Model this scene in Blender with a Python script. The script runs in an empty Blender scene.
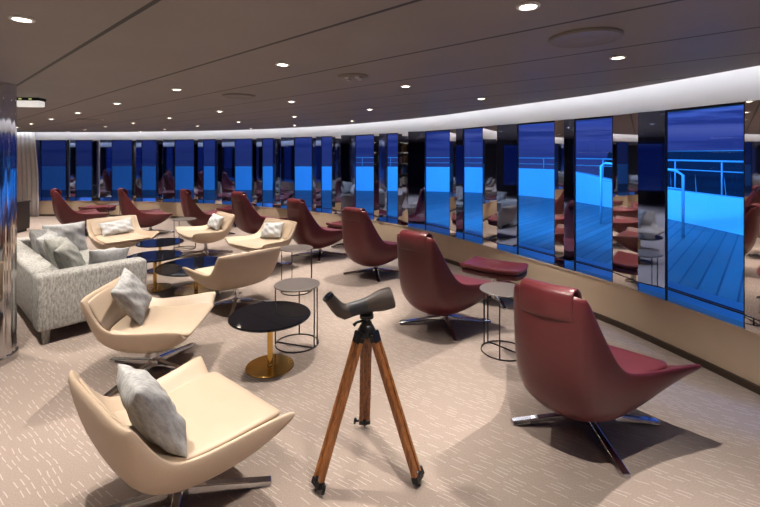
import bpy, math, random
from mathutils import Vector, Matrix, Euler
random.seed(7)
S = bpy.context.scene
COL = S.collection
PI = math.pi
F_PX, CX, HY, EYE = 430.0, 380.0, 154.0, 1.75
CEIL = 2.35
SILL, WTOP = 0.425, 2.146
FWD = Vector((0.67, 0.742, 0)).normalized()      # ship's forward direction
TRV = Vector((-0.742, 0.67, 0)).normalized()     # across the ship, to port

# ------------------------------------------------------------------ materials
def new_mat(name):
    m = bpy.data.materials.new(name); m.use_nodes = True
    nt = m.node_tree
    return m, nt, nt.nodes, nt.links, nt.nodes['Principled BSDF']

def setp(b, col=None, rough=None, metal=None, **kw):
    if col is not None: b.inputs['Base Color'].default_value = (*col, 1)
    if rough is not None: b.inputs['Roughness'].default_value = rough
    if metal is not None: b.inputs['Metallic'].default_value = metal
    for k, v in kw.items(): b.inputs[k].default_value = v

def simple(name, col, rough=0.5, metal=0.0, noise=0.0, nscale=20.0, bump=0.0, bscale=60.0, **kw):
    m, nt, N, L, b = new_mat(name)
    setp(b, col, rough, metal, **kw)
    tc = N.new('ShaderNodeTexCoord')
    if noise:
        t = N.new('ShaderNodeTexNoise'); t.inputs['Scale'].default_value = nscale; t.inputs['Detail'].default_value = 4
        L.new(tc.outputs['Object'], t.inputs['Vector'])
        mx = N.new('ShaderNodeMix'); mx.data_type = 'RGBA'
        mx.inputs[6].default_value = (*[c*(1-noise) for c in col], 1)
        mx.inputs[7].default_value = (*[min(1, c*(1+noise)) for c in col], 1)
        L.new(t.outputs['Fac'], mx.inputs[0]); L.new(mx.outputs[2], b.inputs['Base Color'])
    if bump:
        t2 = N.new('ShaderNodeTexNoise'); t2.inputs['Scale'].default_value = bscale; t2.inputs['Detail'].default_value = 3
        L.new(tc.outputs['Object'], t2.inputs['Vector'])
        bp = N.new('ShaderNodeBump'); bp.inputs['Strength'].default_value = bump; bp.inputs['Distance'].default_value = 0.01
        L.new(t2.outputs['Fac'], bp.inputs['Height']); L.new(bp.outputs['Normal'], b.inputs['Normal'])
    return m

def emis(name, col, strength):
    m, nt, N, L, b = new_mat(name)
    setp(b, (0.8, 0.8, 0.8), 0.5)
    b.inputs['Emission Color'].default_value = (*col, 1)
    b.inputs['Emission Strength'].default_value = strength
    return m

def math_node(N, L, op, a, b=None):
    n = N.new('ShaderNodeMath'); n.operation = op
    for i, v in enumerate((a, b)):
        if v is None: continue
        if isinstance(v, (int, float)): n.inputs[i].default_value = v
        else: L.new(v, n.inputs[i])
    return n.outputs[0]

def carpet_mat():
    m, nt, N, L, b = new_mat('carpet')
    tc = N.new('ShaderNodeTexCoord')
    mp = N.new('ShaderNodeMapping'); mp.inputs['Rotation'].default_value = (0, 0, 0.62)
    L.new(tc.outputs['Object'], mp.inputs['Vector'])
    wob = N.new('ShaderNodeTexNoise'); wob.inputs['Scale'].default_value = 4.0
    L.new(mp.outputs[0], wob.inputs['Vector'])
    sp = N.new('ShaderNodeSeparateXYZ'); L.new(mp.outputs[0], sp.inputs[0])
    v = math_node(N, L, 'MULTIPLY', sp.outputs[1], 38.0)
    v = math_node(N, L, 'ADD', v, math_node(N, L, 'MULTIPLY', wob.outputs['Fac'], 1.6))
    row = math_node(N, L, 'FLOOR', v); fv = math_node(N, L, 'FRACT', v)
    w1 = N.new('ShaderNodeTexWhiteNoise'); w1.noise_dimensions = '1D'; L.new(row, w1.inputs['W'])
    u = math_node(N, L, 'ADD', math_node(N, L, 'MULTIPLY', sp.outputs[0], 10.0), math_node(N, L, 'MULTIPLY', w1.outputs['Value'], 7.0))
    cell = math_node(N, L, 'FLOOR', u); fu = math_node(N, L, 'FRACT', u)
    cv = N.new('ShaderNodeCombineXYZ'); L.new(cell, cv.inputs[0]); L.new(row, cv.inputs[1])
    w2 = N.new('ShaderNodeTexWhiteNoise'); w2.noise_dimensions = '2D'; L.new(cv.outputs[0], w2.inputs['Vector'])
    a = math_node(N, L, 'GREATER_THAN', w2.outputs['Value'], 0.45)
    c1 = math_node(N, L, 'LESS_THAN', math_node(N, L, 'ABSOLUTE', math_node(N, L, 'SUBTRACT', fv, 0.5)), 0.085)
    c2 = math_node(N, L, 'LESS_THAN', math_node(N, L, 'ABSOLUTE', math_node(N, L, 'SUBTRACT', fu, 0.5)), 0.36)
    mask = math_node(N, L, 'MULTIPLY', math_node(N, L, 'MULTIPLY', a, c1), c2)
    nz = N.new('ShaderNodeTexNoise'); nz.inputs['Scale'].default_value = 120; nz.inputs['Detail'].default_value = 4
    L.new(tc.outputs['Object'], nz.inputs['Vector'])
    mx = N.new('ShaderNodeMix'); mx.data_type = 'RGBA'
    mx.inputs[6].default_value = (0.235, 0.187, 0.16, 1); mx.inputs[7].default_value = (0.365, 0.298, 0.26, 1)
    L.new(nz.outputs['Fac'], mx.inputs[0])
    m2 = N.new('ShaderNodeMix'); m2.data_type = 'RGBA'
    m2.inputs[7].default_value = (0.45, 0.38, 0.335, 1)
    L.new(mx.outputs[2], m2.inputs[6]); L.new(mask, m2.inputs[0])
    L.new(m2.outputs[2], b.inputs['Base Color']); setp(b, rough=0.95)
    b.inputs['Specular IOR Level'].default_value = 0.1
    h = math_node(N, L, 'ADD', nz.outputs['Fac'], math_node(N, L, 'MULTIPLY', mask, 0.6))
    bp = N.new('ShaderNodeBump'); bp.inputs['Strength'].default_value = 0.35; bp.inputs['Distance'].default_value = 0.01
    L.new(h, bp.inputs['Height']); L.new(bp.outputs[0], b.inputs['Normal'])
    return m

def ceiling_mat():
    m, nt, N, L, b = new_mat('ceiling_panels')
    tc = N.new('ShaderNodeTexCoord')
    d = N.new('ShaderNodeVectorMath'); d.operation = 'DOT_PRODUCT'
    L.new(tc.outputs['Object'], d.inputs[0]); d.inputs[1].default_value = FWD
    n = math_node(N, L, 'DIVIDE', math_node(N, L, 'SUBTRACT', d.outputs['Value'], 0.663 + 0.683*20 - 0.683*40), 0.683)
    fr = math_node(N, L, 'FRACT', n)
    mask = math_node(N, L, 'LESS_THAN', math_node(N, L, 'ABSOLUTE', math_node(N, L, 'SUBTRACT', fr, 0.5)), 0.484)
    nz = N.new('ShaderNodeTexNoise'); nz.inputs['Scale'].default_value = 2.0; nz.inputs['Detail'].default_value = 3
    L.new(tc.outputs['Object'], nz.inputs['Vector'])
    mx = N.new('ShaderNodeMix'); mx.data_type = 'RGBA'
    mx.inputs[6].default_value = (0.168, 0.147, 0.138, 1); mx.inputs[7].default_value = (0.215, 0.19, 0.179, 1)
    L.new(nz.outputs['Fac'], mx.inputs[0])
    m2 = N.new('ShaderNodeMix'); m2.data_type = 'RGBA'; m2.inputs[6].default_value = (0.004, 0.004, 0.004, 1)
    L.new(mask, m2.inputs[0]); L.new(mx.outputs[2], m2.inputs[7]); L.new(m2.outputs[2], b.inputs['Base Color'])
    setp(b, rough=0.5); b.inputs['Specular IOR Level'].default_value = 0.35
    bp = N.new('ShaderNodeBump'); bp.inputs['Strength'].default_value = 0.5; bp.inputs['Distance'].default_value = 0.01
    L.new(mask, bp.inputs['Height']); L.new(bp.outputs[0], b.inputs['Normal'])
    return m

def weave_mat(name, c0, c1, scale=90, bump=0.5):
    m, nt, N, L, b = new_mat(name)
    tc = N.new('ShaderNodeTexCoord')
    mp = N.new('ShaderNodeMapping'); mp.inputs['Scale'].default_value = (1, 1, 0.35)
    L.new(tc.outputs['Object'], mp.inputs[0])
    t = N.new('ShaderNodeTexNoise'); t.inputs['Scale'].default_value = scale; t.inputs['Detail'].default_value = 6; t.inputs['Roughness'].default_value = 0.7
    L.new(mp.outputs[0], t.inputs['Vector'])
    r = N.new('ShaderNodeValToRGB'); r.color_ramp.elements[0].position = 0.35; r.color_ramp.elements[1].position = 0.65
    r.color_ramp.elements[0].color = (*c0, 1); r.color_ramp.elements[1].color = (*c1, 1)
    L.new(t.outputs['Fac'], r.inputs[0]); L.new(r.outputs[0], b.inputs['Base Color']); setp(b, rough=0.9)
    b.inputs['Specular IOR Level'].default_value = 0.2
    bp = N.new('ShaderNodeBump'); bp.inputs['Strength'].default_value = bump; bp.inputs['Distance'].default_value = 0.008
    L.new(t.outputs['Fac'], bp.inputs['Height']); L.new(bp.outputs[0], b.inputs['Normal'])
    return m

def wood_mat(name, c0, c1, scale=(30, 30, 2), rough=0.4):
    m, nt, N, L, b = new_mat(name)
    tc = N.new('ShaderNodeTexCoord')
    mp = N.new('ShaderNodeMapping'); mp.inputs['Scale'].default_value = scale
    L.new(tc.outputs['Object'], mp.inputs[0])
    t = N.new('ShaderNodeTexNoise'); t.inputs['Scale'].default_value = 3; t.inputs['Detail'].default_value = 6
    L.new(mp.outputs[0], t.inputs['Vector'])
    r = N.new('ShaderNodeValToRGB'); r.color_ramp.elements[0].position = 0.35; r.color_ramp.elements[1].position = 0.68
    r.color_ramp.elements[0].color = (*c0, 1); r.color_ramp.elements[1].color = (*c1, 1)
    L.new(t.outputs['Fac'], r.inputs[0]); L.new(r.outputs[0], b.inputs['Base Color']); setp(b, rough=rough)
    return m

def deck_mat():
    m, nt, N, L, b = new_mat('deck_planks')
    tc = N.new('ShaderNodeTexCoord')
    d = N.new('ShaderNodeVectorMath'); d.operation = 'DOT_PRODUCT'
    L.new(tc.outputs['Object'], d.inputs[0]); d.inputs[1].default_value = TRV
    q = math_node(N, L, 'DIVIDE', math_node(N, L, 'ADD', d.outputs['Value'], 60), 0.21)
    fr = math_node(N, L, 'FRACT', q)
    mask = math_node(N, L, 'LESS_THAN', math_node(N, L, 'ABSOLUTE', math_node(N, L, 'SUBTRACT', fr, 0.5)), 0.44)
    w = N.new('ShaderNodeTexWhiteNoise'); w.noise_dimensions = '1D'; L.new(math_node(N, L, 'FLOOR', q), w.inputs['W'])
    mx = N.new('ShaderNodeMix'); mx.data_type = 'RGBA'
    mx.inputs[6].default_value = (0.14, 0.115, 0.09, 1); mx.inputs[7].default_value = (0.2, 0.17, 0.14, 1)
    L.new(w.outputs['Value'], mx.inputs[0])
    m2 = N.new('ShaderNodeMix'); m2.data_type = 'RGBA'; m2.inputs[6].default_value = (0.05, 0.05, 0.05, 1)
    L.new(mask, m2.inputs[0]); L.new(mx.outputs[2], m2.inputs[7]); L.new(m2.outputs[2], b.inputs['Base Color'])
    setp(b, rough=0.45)
    return m

def glass_mat():
    m = bpy.data.materials.new('blue_window_glass'); m.use_nodes = True
    nt = m.node_tree; N, L = nt.nodes, nt.links
    N.clear()
    o = N.new('ShaderNodeOutputMaterial'); mix = N.new('ShaderNodeMixShader')
    tr = N.new('ShaderNodeBsdfTransparent'); tr.inputs[0].default_value = (0.46, 0.65, 0.975, 1)
    gl = N.new('ShaderNodeBsdfGlossy'); gl.inputs['Roughness'].default_value = 0.01; gl.inputs[0].default_value = (0.55, 0.7, 1, 1)
    lw = N.new('ShaderNodeLayerWeight'); lw.inputs[0].default_value = 0.5
    f = math_node(N, L, 'ADD', math_node(N, L, 'MULTIPLY', math_node(N, L, 'POWER', lw.outputs['Facing'], 4.0), 0.45), 0.018)
    L.new(f, mix.inputs[0]); L.new(tr.outputs[0], mix.inputs[1]); L.new(gl.outputs[0], mix.inputs[2])
    L.new(mix.outputs[0], o.inputs[0])
    return m

M = dict(
    carpet=carpet_mat(), ceiling=ceiling_mat(), deck=deck_mat(), glass=glass_mat(),
    white_wall=simple('white_paint', (0.78, 0.78, 0.80), 0.6),
    beige=simple('beige_laminate', (0.60, 0.475, 0.345), 0.45, noise=0.06, nscale=6),
    skirting=simple('dark_bronze', (0.10, 0.075, 0.06), 0.3, 0.6),
    black=simple('black_frame', (0.008, 0.008, 0.010), 0.35),
    mirror=simple('mirror', (0.78, 0.74, 0.72), 0.02, 1.0),
    dark_mirror=simple('dark_blue_mirror', (0.27, 0.36, 0.62), 0.03, 1.0),
    column=simple('polished_steel', (0.72, 0.70, 0.70), 0.06, 1.0),
    red=simple('burgundy_leather', (0.105, 0.017, 0.021), 0.36, noise=0.15, nscale=12, bump=0.12, bscale=140),
    red_pad=simple('burgundy_seat_leather', (0.135, 0.022, 0.027), 0.40, noise=0.12, nscale=12, bump=0.12, bscale=140),
    cream=simple('cream_leather', (0.51, 0.395, 0.285), 0.42, noise=0.05, nscale=9, bump=0.08, bscale=140),
    cream_pad=simple('cream_seat_leather', (0.53, 0.415, 0.305), 0.45, noise=0.05, nscale=9, bump=0.08, bscale=140),
    chrome=simple('chrome', (0.72, 0.72, 0.74), 0.08, 1.0),
    bronze=simple('dark_rod', (0.05, 0.042, 0.04), 0.35, 0.7),
    taupe=simple('taupe_lacquer', (0.115, 0.095, 0.085), 0.35),
    black_glass=simple('black_gloss', (0.006, 0.006, 0.008), 0.05),
    brass=simple('polished_brass', (0.70, 0.44, 0.11), 0.16, 1.0),
    sofa=weave_mat('grey_boucle', (0.20, 0.195, 0.18), (0.52, 0.51, 0.48), 60),
    cushion=weave_mat('grey_linen', (0.27, 0.27, 0.265), (0.48, 0.48, 0.47), 45, 0.3),
    cushion_lt=weave_mat('pale_linen', (0.42, 0.43, 0.44), (0.62, 0.62, 0.62), 45, 0.3),
    cushion_gr=weave_mat('sage_linen', (0.22, 0.22, 0.20), (0.36, 0.36, 0.33), 45, 0.3),
    wood=wood_mat('tripod_oak', (0.14, 0.045, 0.012), (0.34, 0.13, 0.035)),
    dark_wood=wood_mat('dark_wood', (0.03, 0.022, 0.017), (0.065, 0.048, 0.037)),
    blk_metal=simple('black_metal', (0.015, 0.015, 0.016), 0.35, 0.5),
    scope=simple('brown_rubber', (0.055, 0.041, 0.034), 0.55, bump=0.1, bscale=200),
    scope_band=simple('slate_rubber', (0.016, 0.020, 0.026), 0.5),
    lens=simple('dark_lens', (0.01, 0.012, 0.02), 0.03),
    curtain=simple('white_sheer', (0.80, 0.78, 0.78), 0.8),
    lamp=emis('lamp_glow', (1.0, 0.86, 0.70), 18.0),
    led=emis('cove_led', (0.93, 0.95, 1.0), 7.0),
    trim_white=simple('white_metal', (0.75, 0.74, 0.72), 0.4),
    vent=simple('grey_grille', (0.16, 0.14, 0.125), 0.5),
    vent_dark=simple('grille_gap', (0.02, 0.02, 0.02), 0.6),
    rear=simple('rear_wall_brown', (0.045, 0.033, 0.027), 0.5, noise=0.2, nscale=3),
    bulwark=simple('white_ship_paint', (0.72, 0.74, 0.75), 0.5, noise=0.06, nscale=1.5),
    rail=simple('rail_paint', (0.42, 0.44, 0.45), 0.4),
    sea=simple('sea', (0.01, 0.02, 0.05), 0.15, bump=0.5, bscale=0.6),
    windscreen=simple('dark_windscreen', (0.02, 0.025, 0.035), 0.12),
    shelf_glow=emis('shelf_lamp', (1.0, 0.72, 0.42), 3.0),
    teal=emis('teal_screen', (0.05, 0.75, 0.7), 1.6),
    emerg=emis('emergency_housing_glow', (1.0, 0.95, 0.88), 0.55),  # faint glow added so the light box housing reads white
    green_led=emis('green_led', (0.6, 0.75, 0.15), 0.5),
)
BOOKS = [simple('book_cover', c, 0.6) for c in ((0.4, 0.05, 0.04), (0.5, 0.42, 0.3), (0.05, 0.12, 0.25), (0.55, 0.3, 0.08), (0.6, 0.58, 0.52))]

# ------------------------------------------------------------------ mesh builder
class MB:
    def __init__(s): s.v = []; s.f = []
    def add(s, vs, fs):
        o = len(s.v); s.v += [tuple(p) for p in vs]; s.f += [tuple(i + o for i in q) for q in fs]
    def box(s, c, size, rot=0.0, mat=None):
        hx, hy, hz = (x/2 for x in size)
        R = mat if mat is not None else Matrix.Rotation(rot, 3, 'Z')
        pts = [Vector(c) + R @ Vector((x*hx, y*hy, z*hz)) for z in (-1, 1) for x, y in ((-1, -1), (1, -1), (1, 1), (-1, 1))]
        s.add(pts, [(3, 2, 1, 0), (4, 5, 6, 7), (0, 1, 5, 4), (1, 2, 6, 5), (2, 3, 7, 6), (3, 0, 4, 7)])
    def prism(s, poly, z0, z1):
        n = len(poly)
        pts = [(p[0], p[1], z0) for p in poly] + [(p[0], p[1], z1) for p in poly]
        s.add(pts, [tuple(range(n-1, -1, -1)), tuple(range(n, 2*n))] + [(i, (i+1) % n, n+(i+1) % n, n+i) for i in range(n)])
    def tube(s, path, rs, n=12, closed=False):
        path = [Vector(p) for p in path]; k = len(path)
        if isinstance(rs, (int, float)): rs = [rs]*k
        rings = []; up = None
        for i, p in enumerate(path):
            a = path[(i-1) % k] if (closed or i > 0) else p
            b = path[(i+1) % k] if (closed or i < k-1) else p
            t = (b - a).normalized()
            if up is None:
                up = Vector((0, 0, 1)) if abs(t.z) < 0.9 else Vector((0, 1, 0))
            x = t.cross(up).normalized(); up = x.cross(t).normalized()
            rings.append([p + (x*math.cos(2*PI*j/n) + up*math.sin(2*PI*j/n))*rs[i] for j in range(n)])
        vs = [q for r in rings for q in r]; fs = []
        for i in range(k if closed else k-1):
            for j in range(n):
                a = i*n+j; b = i*n+(j+1) % n; c = ((i+1) % k)*n
                fs.append((a, b, c+(j+1) % n, c+j))
        if not closed:
            fs.append(tuple(range(n-1, -1, -1))); fs.append(tuple((k-1)*n+j for j in range(n)))
        s.add(vs, fs)
    def lathe(s, prof, n=32, c=(0, 0, 0)):
        k = len(prof); vs = []; fs = []
        for r, z in prof:
            for j in range(n):
                vs.append((c[0]+r*math.cos(2*PI*j/n), c[1]+r*math.sin(2*PI*j/n), c[2]+z))
        for i in range(k-1):
            for j in range(n):
                fs.append((i*n+j, i*n+(j+1) % n, (i+1)*n+(j+1) % n, (i+1)*n+j))
        fs.append(tuple(range(n-1, -1, -1))); fs.append(tuple((k-1)*n+j for j in range(n)))
        s.add(vs, fs)
    def build(s, name, mat, parent=None, smooth=False, bevel=0.0, sub=0, seg=2, angle=None):
        me = bpy.data.meshes.new(name); me.from_pydata(s.v, [], s.f); me.update()
        me.materials.append(mat)
        o = bpy.data.objects.new(name, me); COL.objects.link(o)
        if parent: o.parent = parent
        if bevel:
            md = o.modifiers.new('Bevel', 'BEVEL'); md.width = bevel; md.segments = seg; md.limit_method = 'ANGLE'; md.angle_limit = 0.6
        if sub:
            md = o.modifiers.new('Subdivision', 'SUBSURF'); md.levels = sub; md.render_levels = sub
        if smooth or sub:
            me.polygons.foreach_set('use_smooth', [True]*len(me.polygons))
            if not sub and angle is not None:
                try: me.set_sharp_from_angle(angle=angle)
                except Exception: pass
        return o

def tag(o, label, cat, group=None, kind=None):
    if label: o['label'] = label
    if cat: o['category'] = cat
    if group: o['group'] = group
    if kind: o['kind'] = kind
    return o
def thing(name, label, cat, loc=(0, 0, 0), rz=0.0, group=None):
    o = bpy.data.objects.new(name, None); COL.objects.link(o)
    o.empty_display_size = 0.1; o.location = loc; o.rotation_euler = (0, 0, rz)
    return tag(o, label, cat, group)
def struct(o): o['kind'] = 'structure'; return o
def empty_struct(name):
    o = bpy.data.objects.new(name, None); COL.objects.link(o); return struct(o)
def dup(root, loc, rz, label, group=None):
    r = root.copy(); COL.objects.link(r); r.location = loc; r.rotation_euler = (0, 0, rz)
    r['label'] = label
    if group: r['group'] = group
    for ch in list(root.children):
        c = ch.copy(); COL.objects.link(c); c.parent = r
        for g in ch.children:
            d = g.copy(); COL.objects.link(d); d.parent = c
    return r
def facing(fx, fy): return math.atan2(-fx, fy)

# ------------------------------------------------------------------ window wall in plan
CTRL = [(3.15, -4.6), (3.22, -2.6), (3.22, -0.6), (3.12, 1.2), (2.93, 2.45), (2.75, 3.24), (2.58, 3.85), (2.38, 4.45), (1.96, 5.29), (1.49, 6.22),
        (1.13, 6.9), (0.34, 8.02), (-0.89, 9.32), (-2.65, 10.6), (-4.37, 11.38), (-6.35, 11.9), (-8.1, 12.08), (-9.9, 12.12), (-10.6, 12.12)]
def catmull(pts, sub=24):
    P = [Vector((*p, 0)) for p in pts]; P = [2*P[0]-P[1]] + P + [2*P[-1]-P[-2]]
    out = []
    for i in range(1, len(P)-2):
        for k in range(sub):
            t = k/sub; a, b, c, d = P[i-1], P[i], P[i+1], P[i+2]
            out.append(0.5*((2*b) + (c-a)*t + (2*a-5*b+4*c-d)*t*t + (3*b-a-3*c+d)*t**3))
    out.append(P[-2]); return out
ARC = catmull(CTRL)
# light smoothing
for _ in range(30):
    ARC = [ARC[0]] + [(ARC[i-1]+ARC[i]*2+ARC[i+1])/4 for i in range(1, len(ARC)-1)] + [ARC[-1]]
SL = [0.0]
for i in range(1, len(ARC)): SL.append(SL[-1] + (ARC[i]-ARC[i-1]).length)
def at(s):
    s = max(0, min(SL[-1]-1e-6, s))
    for i in range(1, len(SL)):
        if SL[i] >= s:
            t = (s-SL[i-1])/(SL[i]-SL[i-1]); return ARC[i-1].lerp(ARC[i], t)
def tan_at(s): return (at(s+0.15)-at(s-0.15)).normalized()
def inw(s):                                   # inward (room side) normal
    t = tan_at(s); return Vector((-t.y, t.x, 0))
def s_of_px(px):
    k = (px-CX)/F_PX; best = None
    for i in range(1, len(ARC)):
        a, b = ARC[i-1], ARC[i]
        fa, fb = a.x-k*a.y, b.x-k*b.y
        if a.y > 0.3 and fa*fb <= 0 and fa != fb:
            return SL[i-1] + (SL[i]-SL[i-1])*fa/(fa-fb)
def pt(s, off=0.0): return at(s) + inw(s)*off
def arc_strip(s0, s1, o0, o1, z0, z1, step=0.12):
    n = max(1, int(abs(s1-s0)/step)); mb = MB(); vs = []
    for i in range(n+1):
        s = s0+(s1-s0)*i/n
        for o, z in ((o0, z0), (o1, z0), (o1, z1), (o0, z1)):
            p = pt(s, o); vs.append((p.x, p.y, z))
    fs = []
    for i in range(n):
        for j in range(4):
            fs.append((i*4+j, i*4+(j+1) % 4, (i+1)*4+(j+1) % 4, (i+1)*4+j))
    fs += [(0, 1, 2, 3), (n*4+3, n*4+2, n*4+1, n*4)]
    mb.add(vs, fs); return mb

S_END = SL[-1]
SA, SZ = 0.02, S_END-0.02
struct(arc_strip(SA, SZ, 0.0, -0.14, 0.0, SILL).build('wall_window_side', M['beige'], smooth=True, angle=0.5))
struct(arc_strip(SA, SZ, 0.015, -0.27, WTOP, 2.62).build('wall_upper', M['white_wall'], smooth=True, angle=0.5))
struct(arc_strip(SA, SZ, 0.022, -0.02, 0.0, 0.055).build('baseboard_window_side', M['skirting'], smooth=True, angle=0.5))
struct(arc_strip(SA, SZ, 0.010, -0.06, SILL-0.012, SILL+0.006).build('trim_sill', M['beige'], smooth=True, angle=0.5))

# floor and ceiling polygons
inner0 = [pt(SL[-1]*i/160, 0.0) for i in range(161)]
REAR = -4.6
floor_poly = [(p.x, p.y) for p in [pt(SL[-1]*i/160, -0.07) for i in range(161)]] + [(-10.75, 12.1), (-10.75, REAR-0.15), (3.1, REAR-0.15)]
mb = MB(); mb.prism(floor_poly, -0.08, 0.0); struct(mb.build('floor', M['carpet']))
GAP = 0.25
ceil_poly = [(p.x, p.y) for p in [pt(SL[-1]*(i+1)/164, GAP) for i in range(161)]] + [(-10.6, 11.6), (-10.6, REAR), (2.8, REAR)]
mb = MB(); mb.prism(ceil_poly, CEIL, CEIL+0.04); struct(mb.build('ceiling', M['ceiling']))
mb = MB(); mb.prism([(p.x, p.y) for p in [pt(SL[-1]*i/160, -0.12) for i in range(161)]] + [(-10.75, 12.1), (-10.75, REAR-0.15), (3.1, REAR-0.15)], 2.62, 2.68)
struct(mb.build('ceiling_void', M['white_wall']))
led = arc_strip(0.8, SZ-0.1, 0.19, 0.165, CEIL+0.055, CEIL+0.085)
struct(led.build('trim_cove_light', M['led']))
PW = [(-3.9, -2.3), (-1.7, -0.1), (0.5, 2.1), (2.7, 4.3)]            # port side windows guessed in the unseen left wall for mirrors to reflect (y ranges)
mb = MB(); ys = [REAR-0.15] + [v for p in PW for v in p] + [12.1]
for a, b in zip(ys[0::2], ys[1::2]): mb.box((-10.68, (a+b)/2, 1.31), (0.14, b-a, 2.62))
for a, b in PW:
    mb.box((-10.68, (a+b)/2, 0.2125), (0.14, b-a, 0.425)); mb.box((-10.68, (a+b)/2, 2.383), (0.14, b-a, 0.474))
struct(mb.build('wall_left', M['rear']))
for k, (a, b) in enumerate(PW):
    w = empty_struct('window_%d' % (k+31))
    mb = MB(); mb.box((-10.66, (a+b)/2, 1.2855), (0.012, b-a-0.02, 1.70)); mb.build('pane', M['glass'], w)
    mb = MB()
    for y in (a+0.015, (a+b)/2, b-0.015): mb.box((-10.64, y, 1.2855), (0.03, 0.03, 1.72))
    for z in (0.44, 2.13): mb.box((-10.64, (a+b)/2, z), (0.03, b-a, 0.03))
    mb.build('frame', M['black'], w)
mb = MB(); mb.box((-3.75, REAR-0.07, 1.31), (13.9, 0.14, 2.62)); struct(mb.build('wall_rear', M['rear']))

# bays: (window left, window right, dark panel left.., mirror) as seen along the wall, from near to far
BAYS = [  # W_right, W_left(=D right), D_left(=M right), M_left
    (745, 665, 638, 613), (613, 574, 564, 555), (555, 517, 497, 483), (483, 463, 456, 450), (450, 425, 408, 398), (398, 386.5, 379, 374),
    (374, 355, 341, 332), (332, 321, 316, 312), (312, 294, 281, 273), (273, 262, 256.5, 252), (252, 234.5, 222, 215), (215, 203, 198, 194),
    (194, 174.5, 163, 156), (156, 141.5, 136, 132), (132, 111.5, 100, 92), (92, 75.5, 70, 66), (66, 41, 30, 24)]
sb = [tuple(s_of_px(x) for x in b) for b in BAYS]
# two more bays on the near side, beyond the right edge of the frame
s0 = sb[0][0]
near = [(s0-1.55, s0-0.80, s0-0.52, s0-0.0), ]
near = [(s0-1.15, s0-0.55, s0-0.32, s0), (s0-2.45, s0-1.65, s0-1.37, s0-1.15), (s0-3.6, s0-2.9, s0-2.65, s0-2.45)]
bays = [b for b in near[::-1]] + sb
LOW = 0.545
def flat_panel(a, b, o_a, o_b, z0, z1, th=0.02):
    """upright slab between arc positions a and b, offset into the room by o_a and o_b"""
    A, B = pt(a, o_a), pt(b, o_b); t = (B-A).normalized(); n = Vector((-t.y, t.x, 0))
    mb = MB(); mb.prism([(A.x, A.y), (B.x, B.y), (B.x-n.x*th, B.y-n.y*th), (A.x-n.x*th, A.y-n.y*th)][::-1], z0, z1)
    return mb
for i, (wr, wl, dl, ml) in enumerate(bays):
    w = empty_struct('window_%d' % (i+1))
    flat_panel(wr, wl, -0.012, -0.012, LOW, WTOP-0.02, 0.012).build('pane', M['glass'], w)
    flat_panel(wr, wl, -0.012, -0.012, SILL, LOW-0.012, 0.012).build('lower_pane', M['glass'], w)
    fr = MB()
    for (z0, z1) in ((LOW-0.012, LOW), (WTOP-0.02, WTOP)):
        q = flat_panel(wr, wl, 0.0, 0.0, z0, z1, 0.05); fr.add(q.v, q.f)
    e = 0.010
    for a, b in ((wr, wr+e), (wl-e, wl)):
        q = flat_panel(a, b, 0.0, 0.0, SILL+0.006, WTOP, 0.02); fr.add(q.v, q.f)
    fr.build('frame', M['black'], w)
    t = empty_struct('trim_%d' % (i+1))
    pxa = BAYS[i-len(near)][1] if i >= len(near) else 760
    tilt = math.radians(30 if pxa < 330 else 20 if pxa < 440 else 14)
    proud = (dl-wl)*math.tan(tilt)*(0.2 if i == len(bays)-1 else 1.0)
    ap = dl                                     # the ridge of the V shaped pillar
    if i >= len(near):
        k = at(dl).x/at(dl).y
        cand = [wl+(ml-wl)*q/200 for q in range(10, 190)]
        ap = min(cand, key=lambda q: abs(pt(q, proud).x-k*pt(q, proud).y))
    flat_panel(wl, ap, 0.002, proud, LOW, WTOP-0.004, 0.012).build('dark_mirror_face', M['dark_mirror'], t)
    flat_panel(ap, ml, proud, 0.002, LOW, WTOP-0.004, 0.012).build('mirror_face', M['mirror'], t)
    flat_panel(wl, dl, 0.0, 0.0, SILL, LOW-0.012, 0.012).build('lower_pane', M['glass'], t)
    flat_panel(dl, ml, 0.0, 0.0, SILL, LOW-0.012, 0.02).build('lower_mirror', M['mirror'], t)
    bk = MB()
    bk.prism([(p.x, p.y) for p in (pt(wl+0.01, -0.013), pt(ap, proud-0.016), pt(ml-0.01, -0.013))][::-1], LOW-0.004, WTOP-0.004)
    bk.prism([(p.x, p.y) for p in (pt(wl, 0.002), pt(ap, proud), pt(ml, 0.002))][::-1], LOW-0.012, LOW-0.004)
    bk.build('core', M['black'], t)
# added ledge outside the glass, sloped to catch floodlight for the bright lower strip
mb = MB(); vs = []; n = 120
for i in range(n+1):
    s = 0.3+(SZ-0.6)*i/n
    for o, z in ((-0.145, 0.37), (-0.36, 0.50), (-0.36, 0.0), (-0.145, 0.0)):
        p = pt(s, o); vs.append((p.x, p.y, z))
mb.add(vs, [(i*4+j, i*4+(j+1) % 4, (i+1)*4+(j+1) % 4, (i+1)*4+j) for i in range(n) for j in range(4)])
struct(mb.build('trim_light_ledge', M['bulwark'], smooth=True, angle=0.5))

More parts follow.
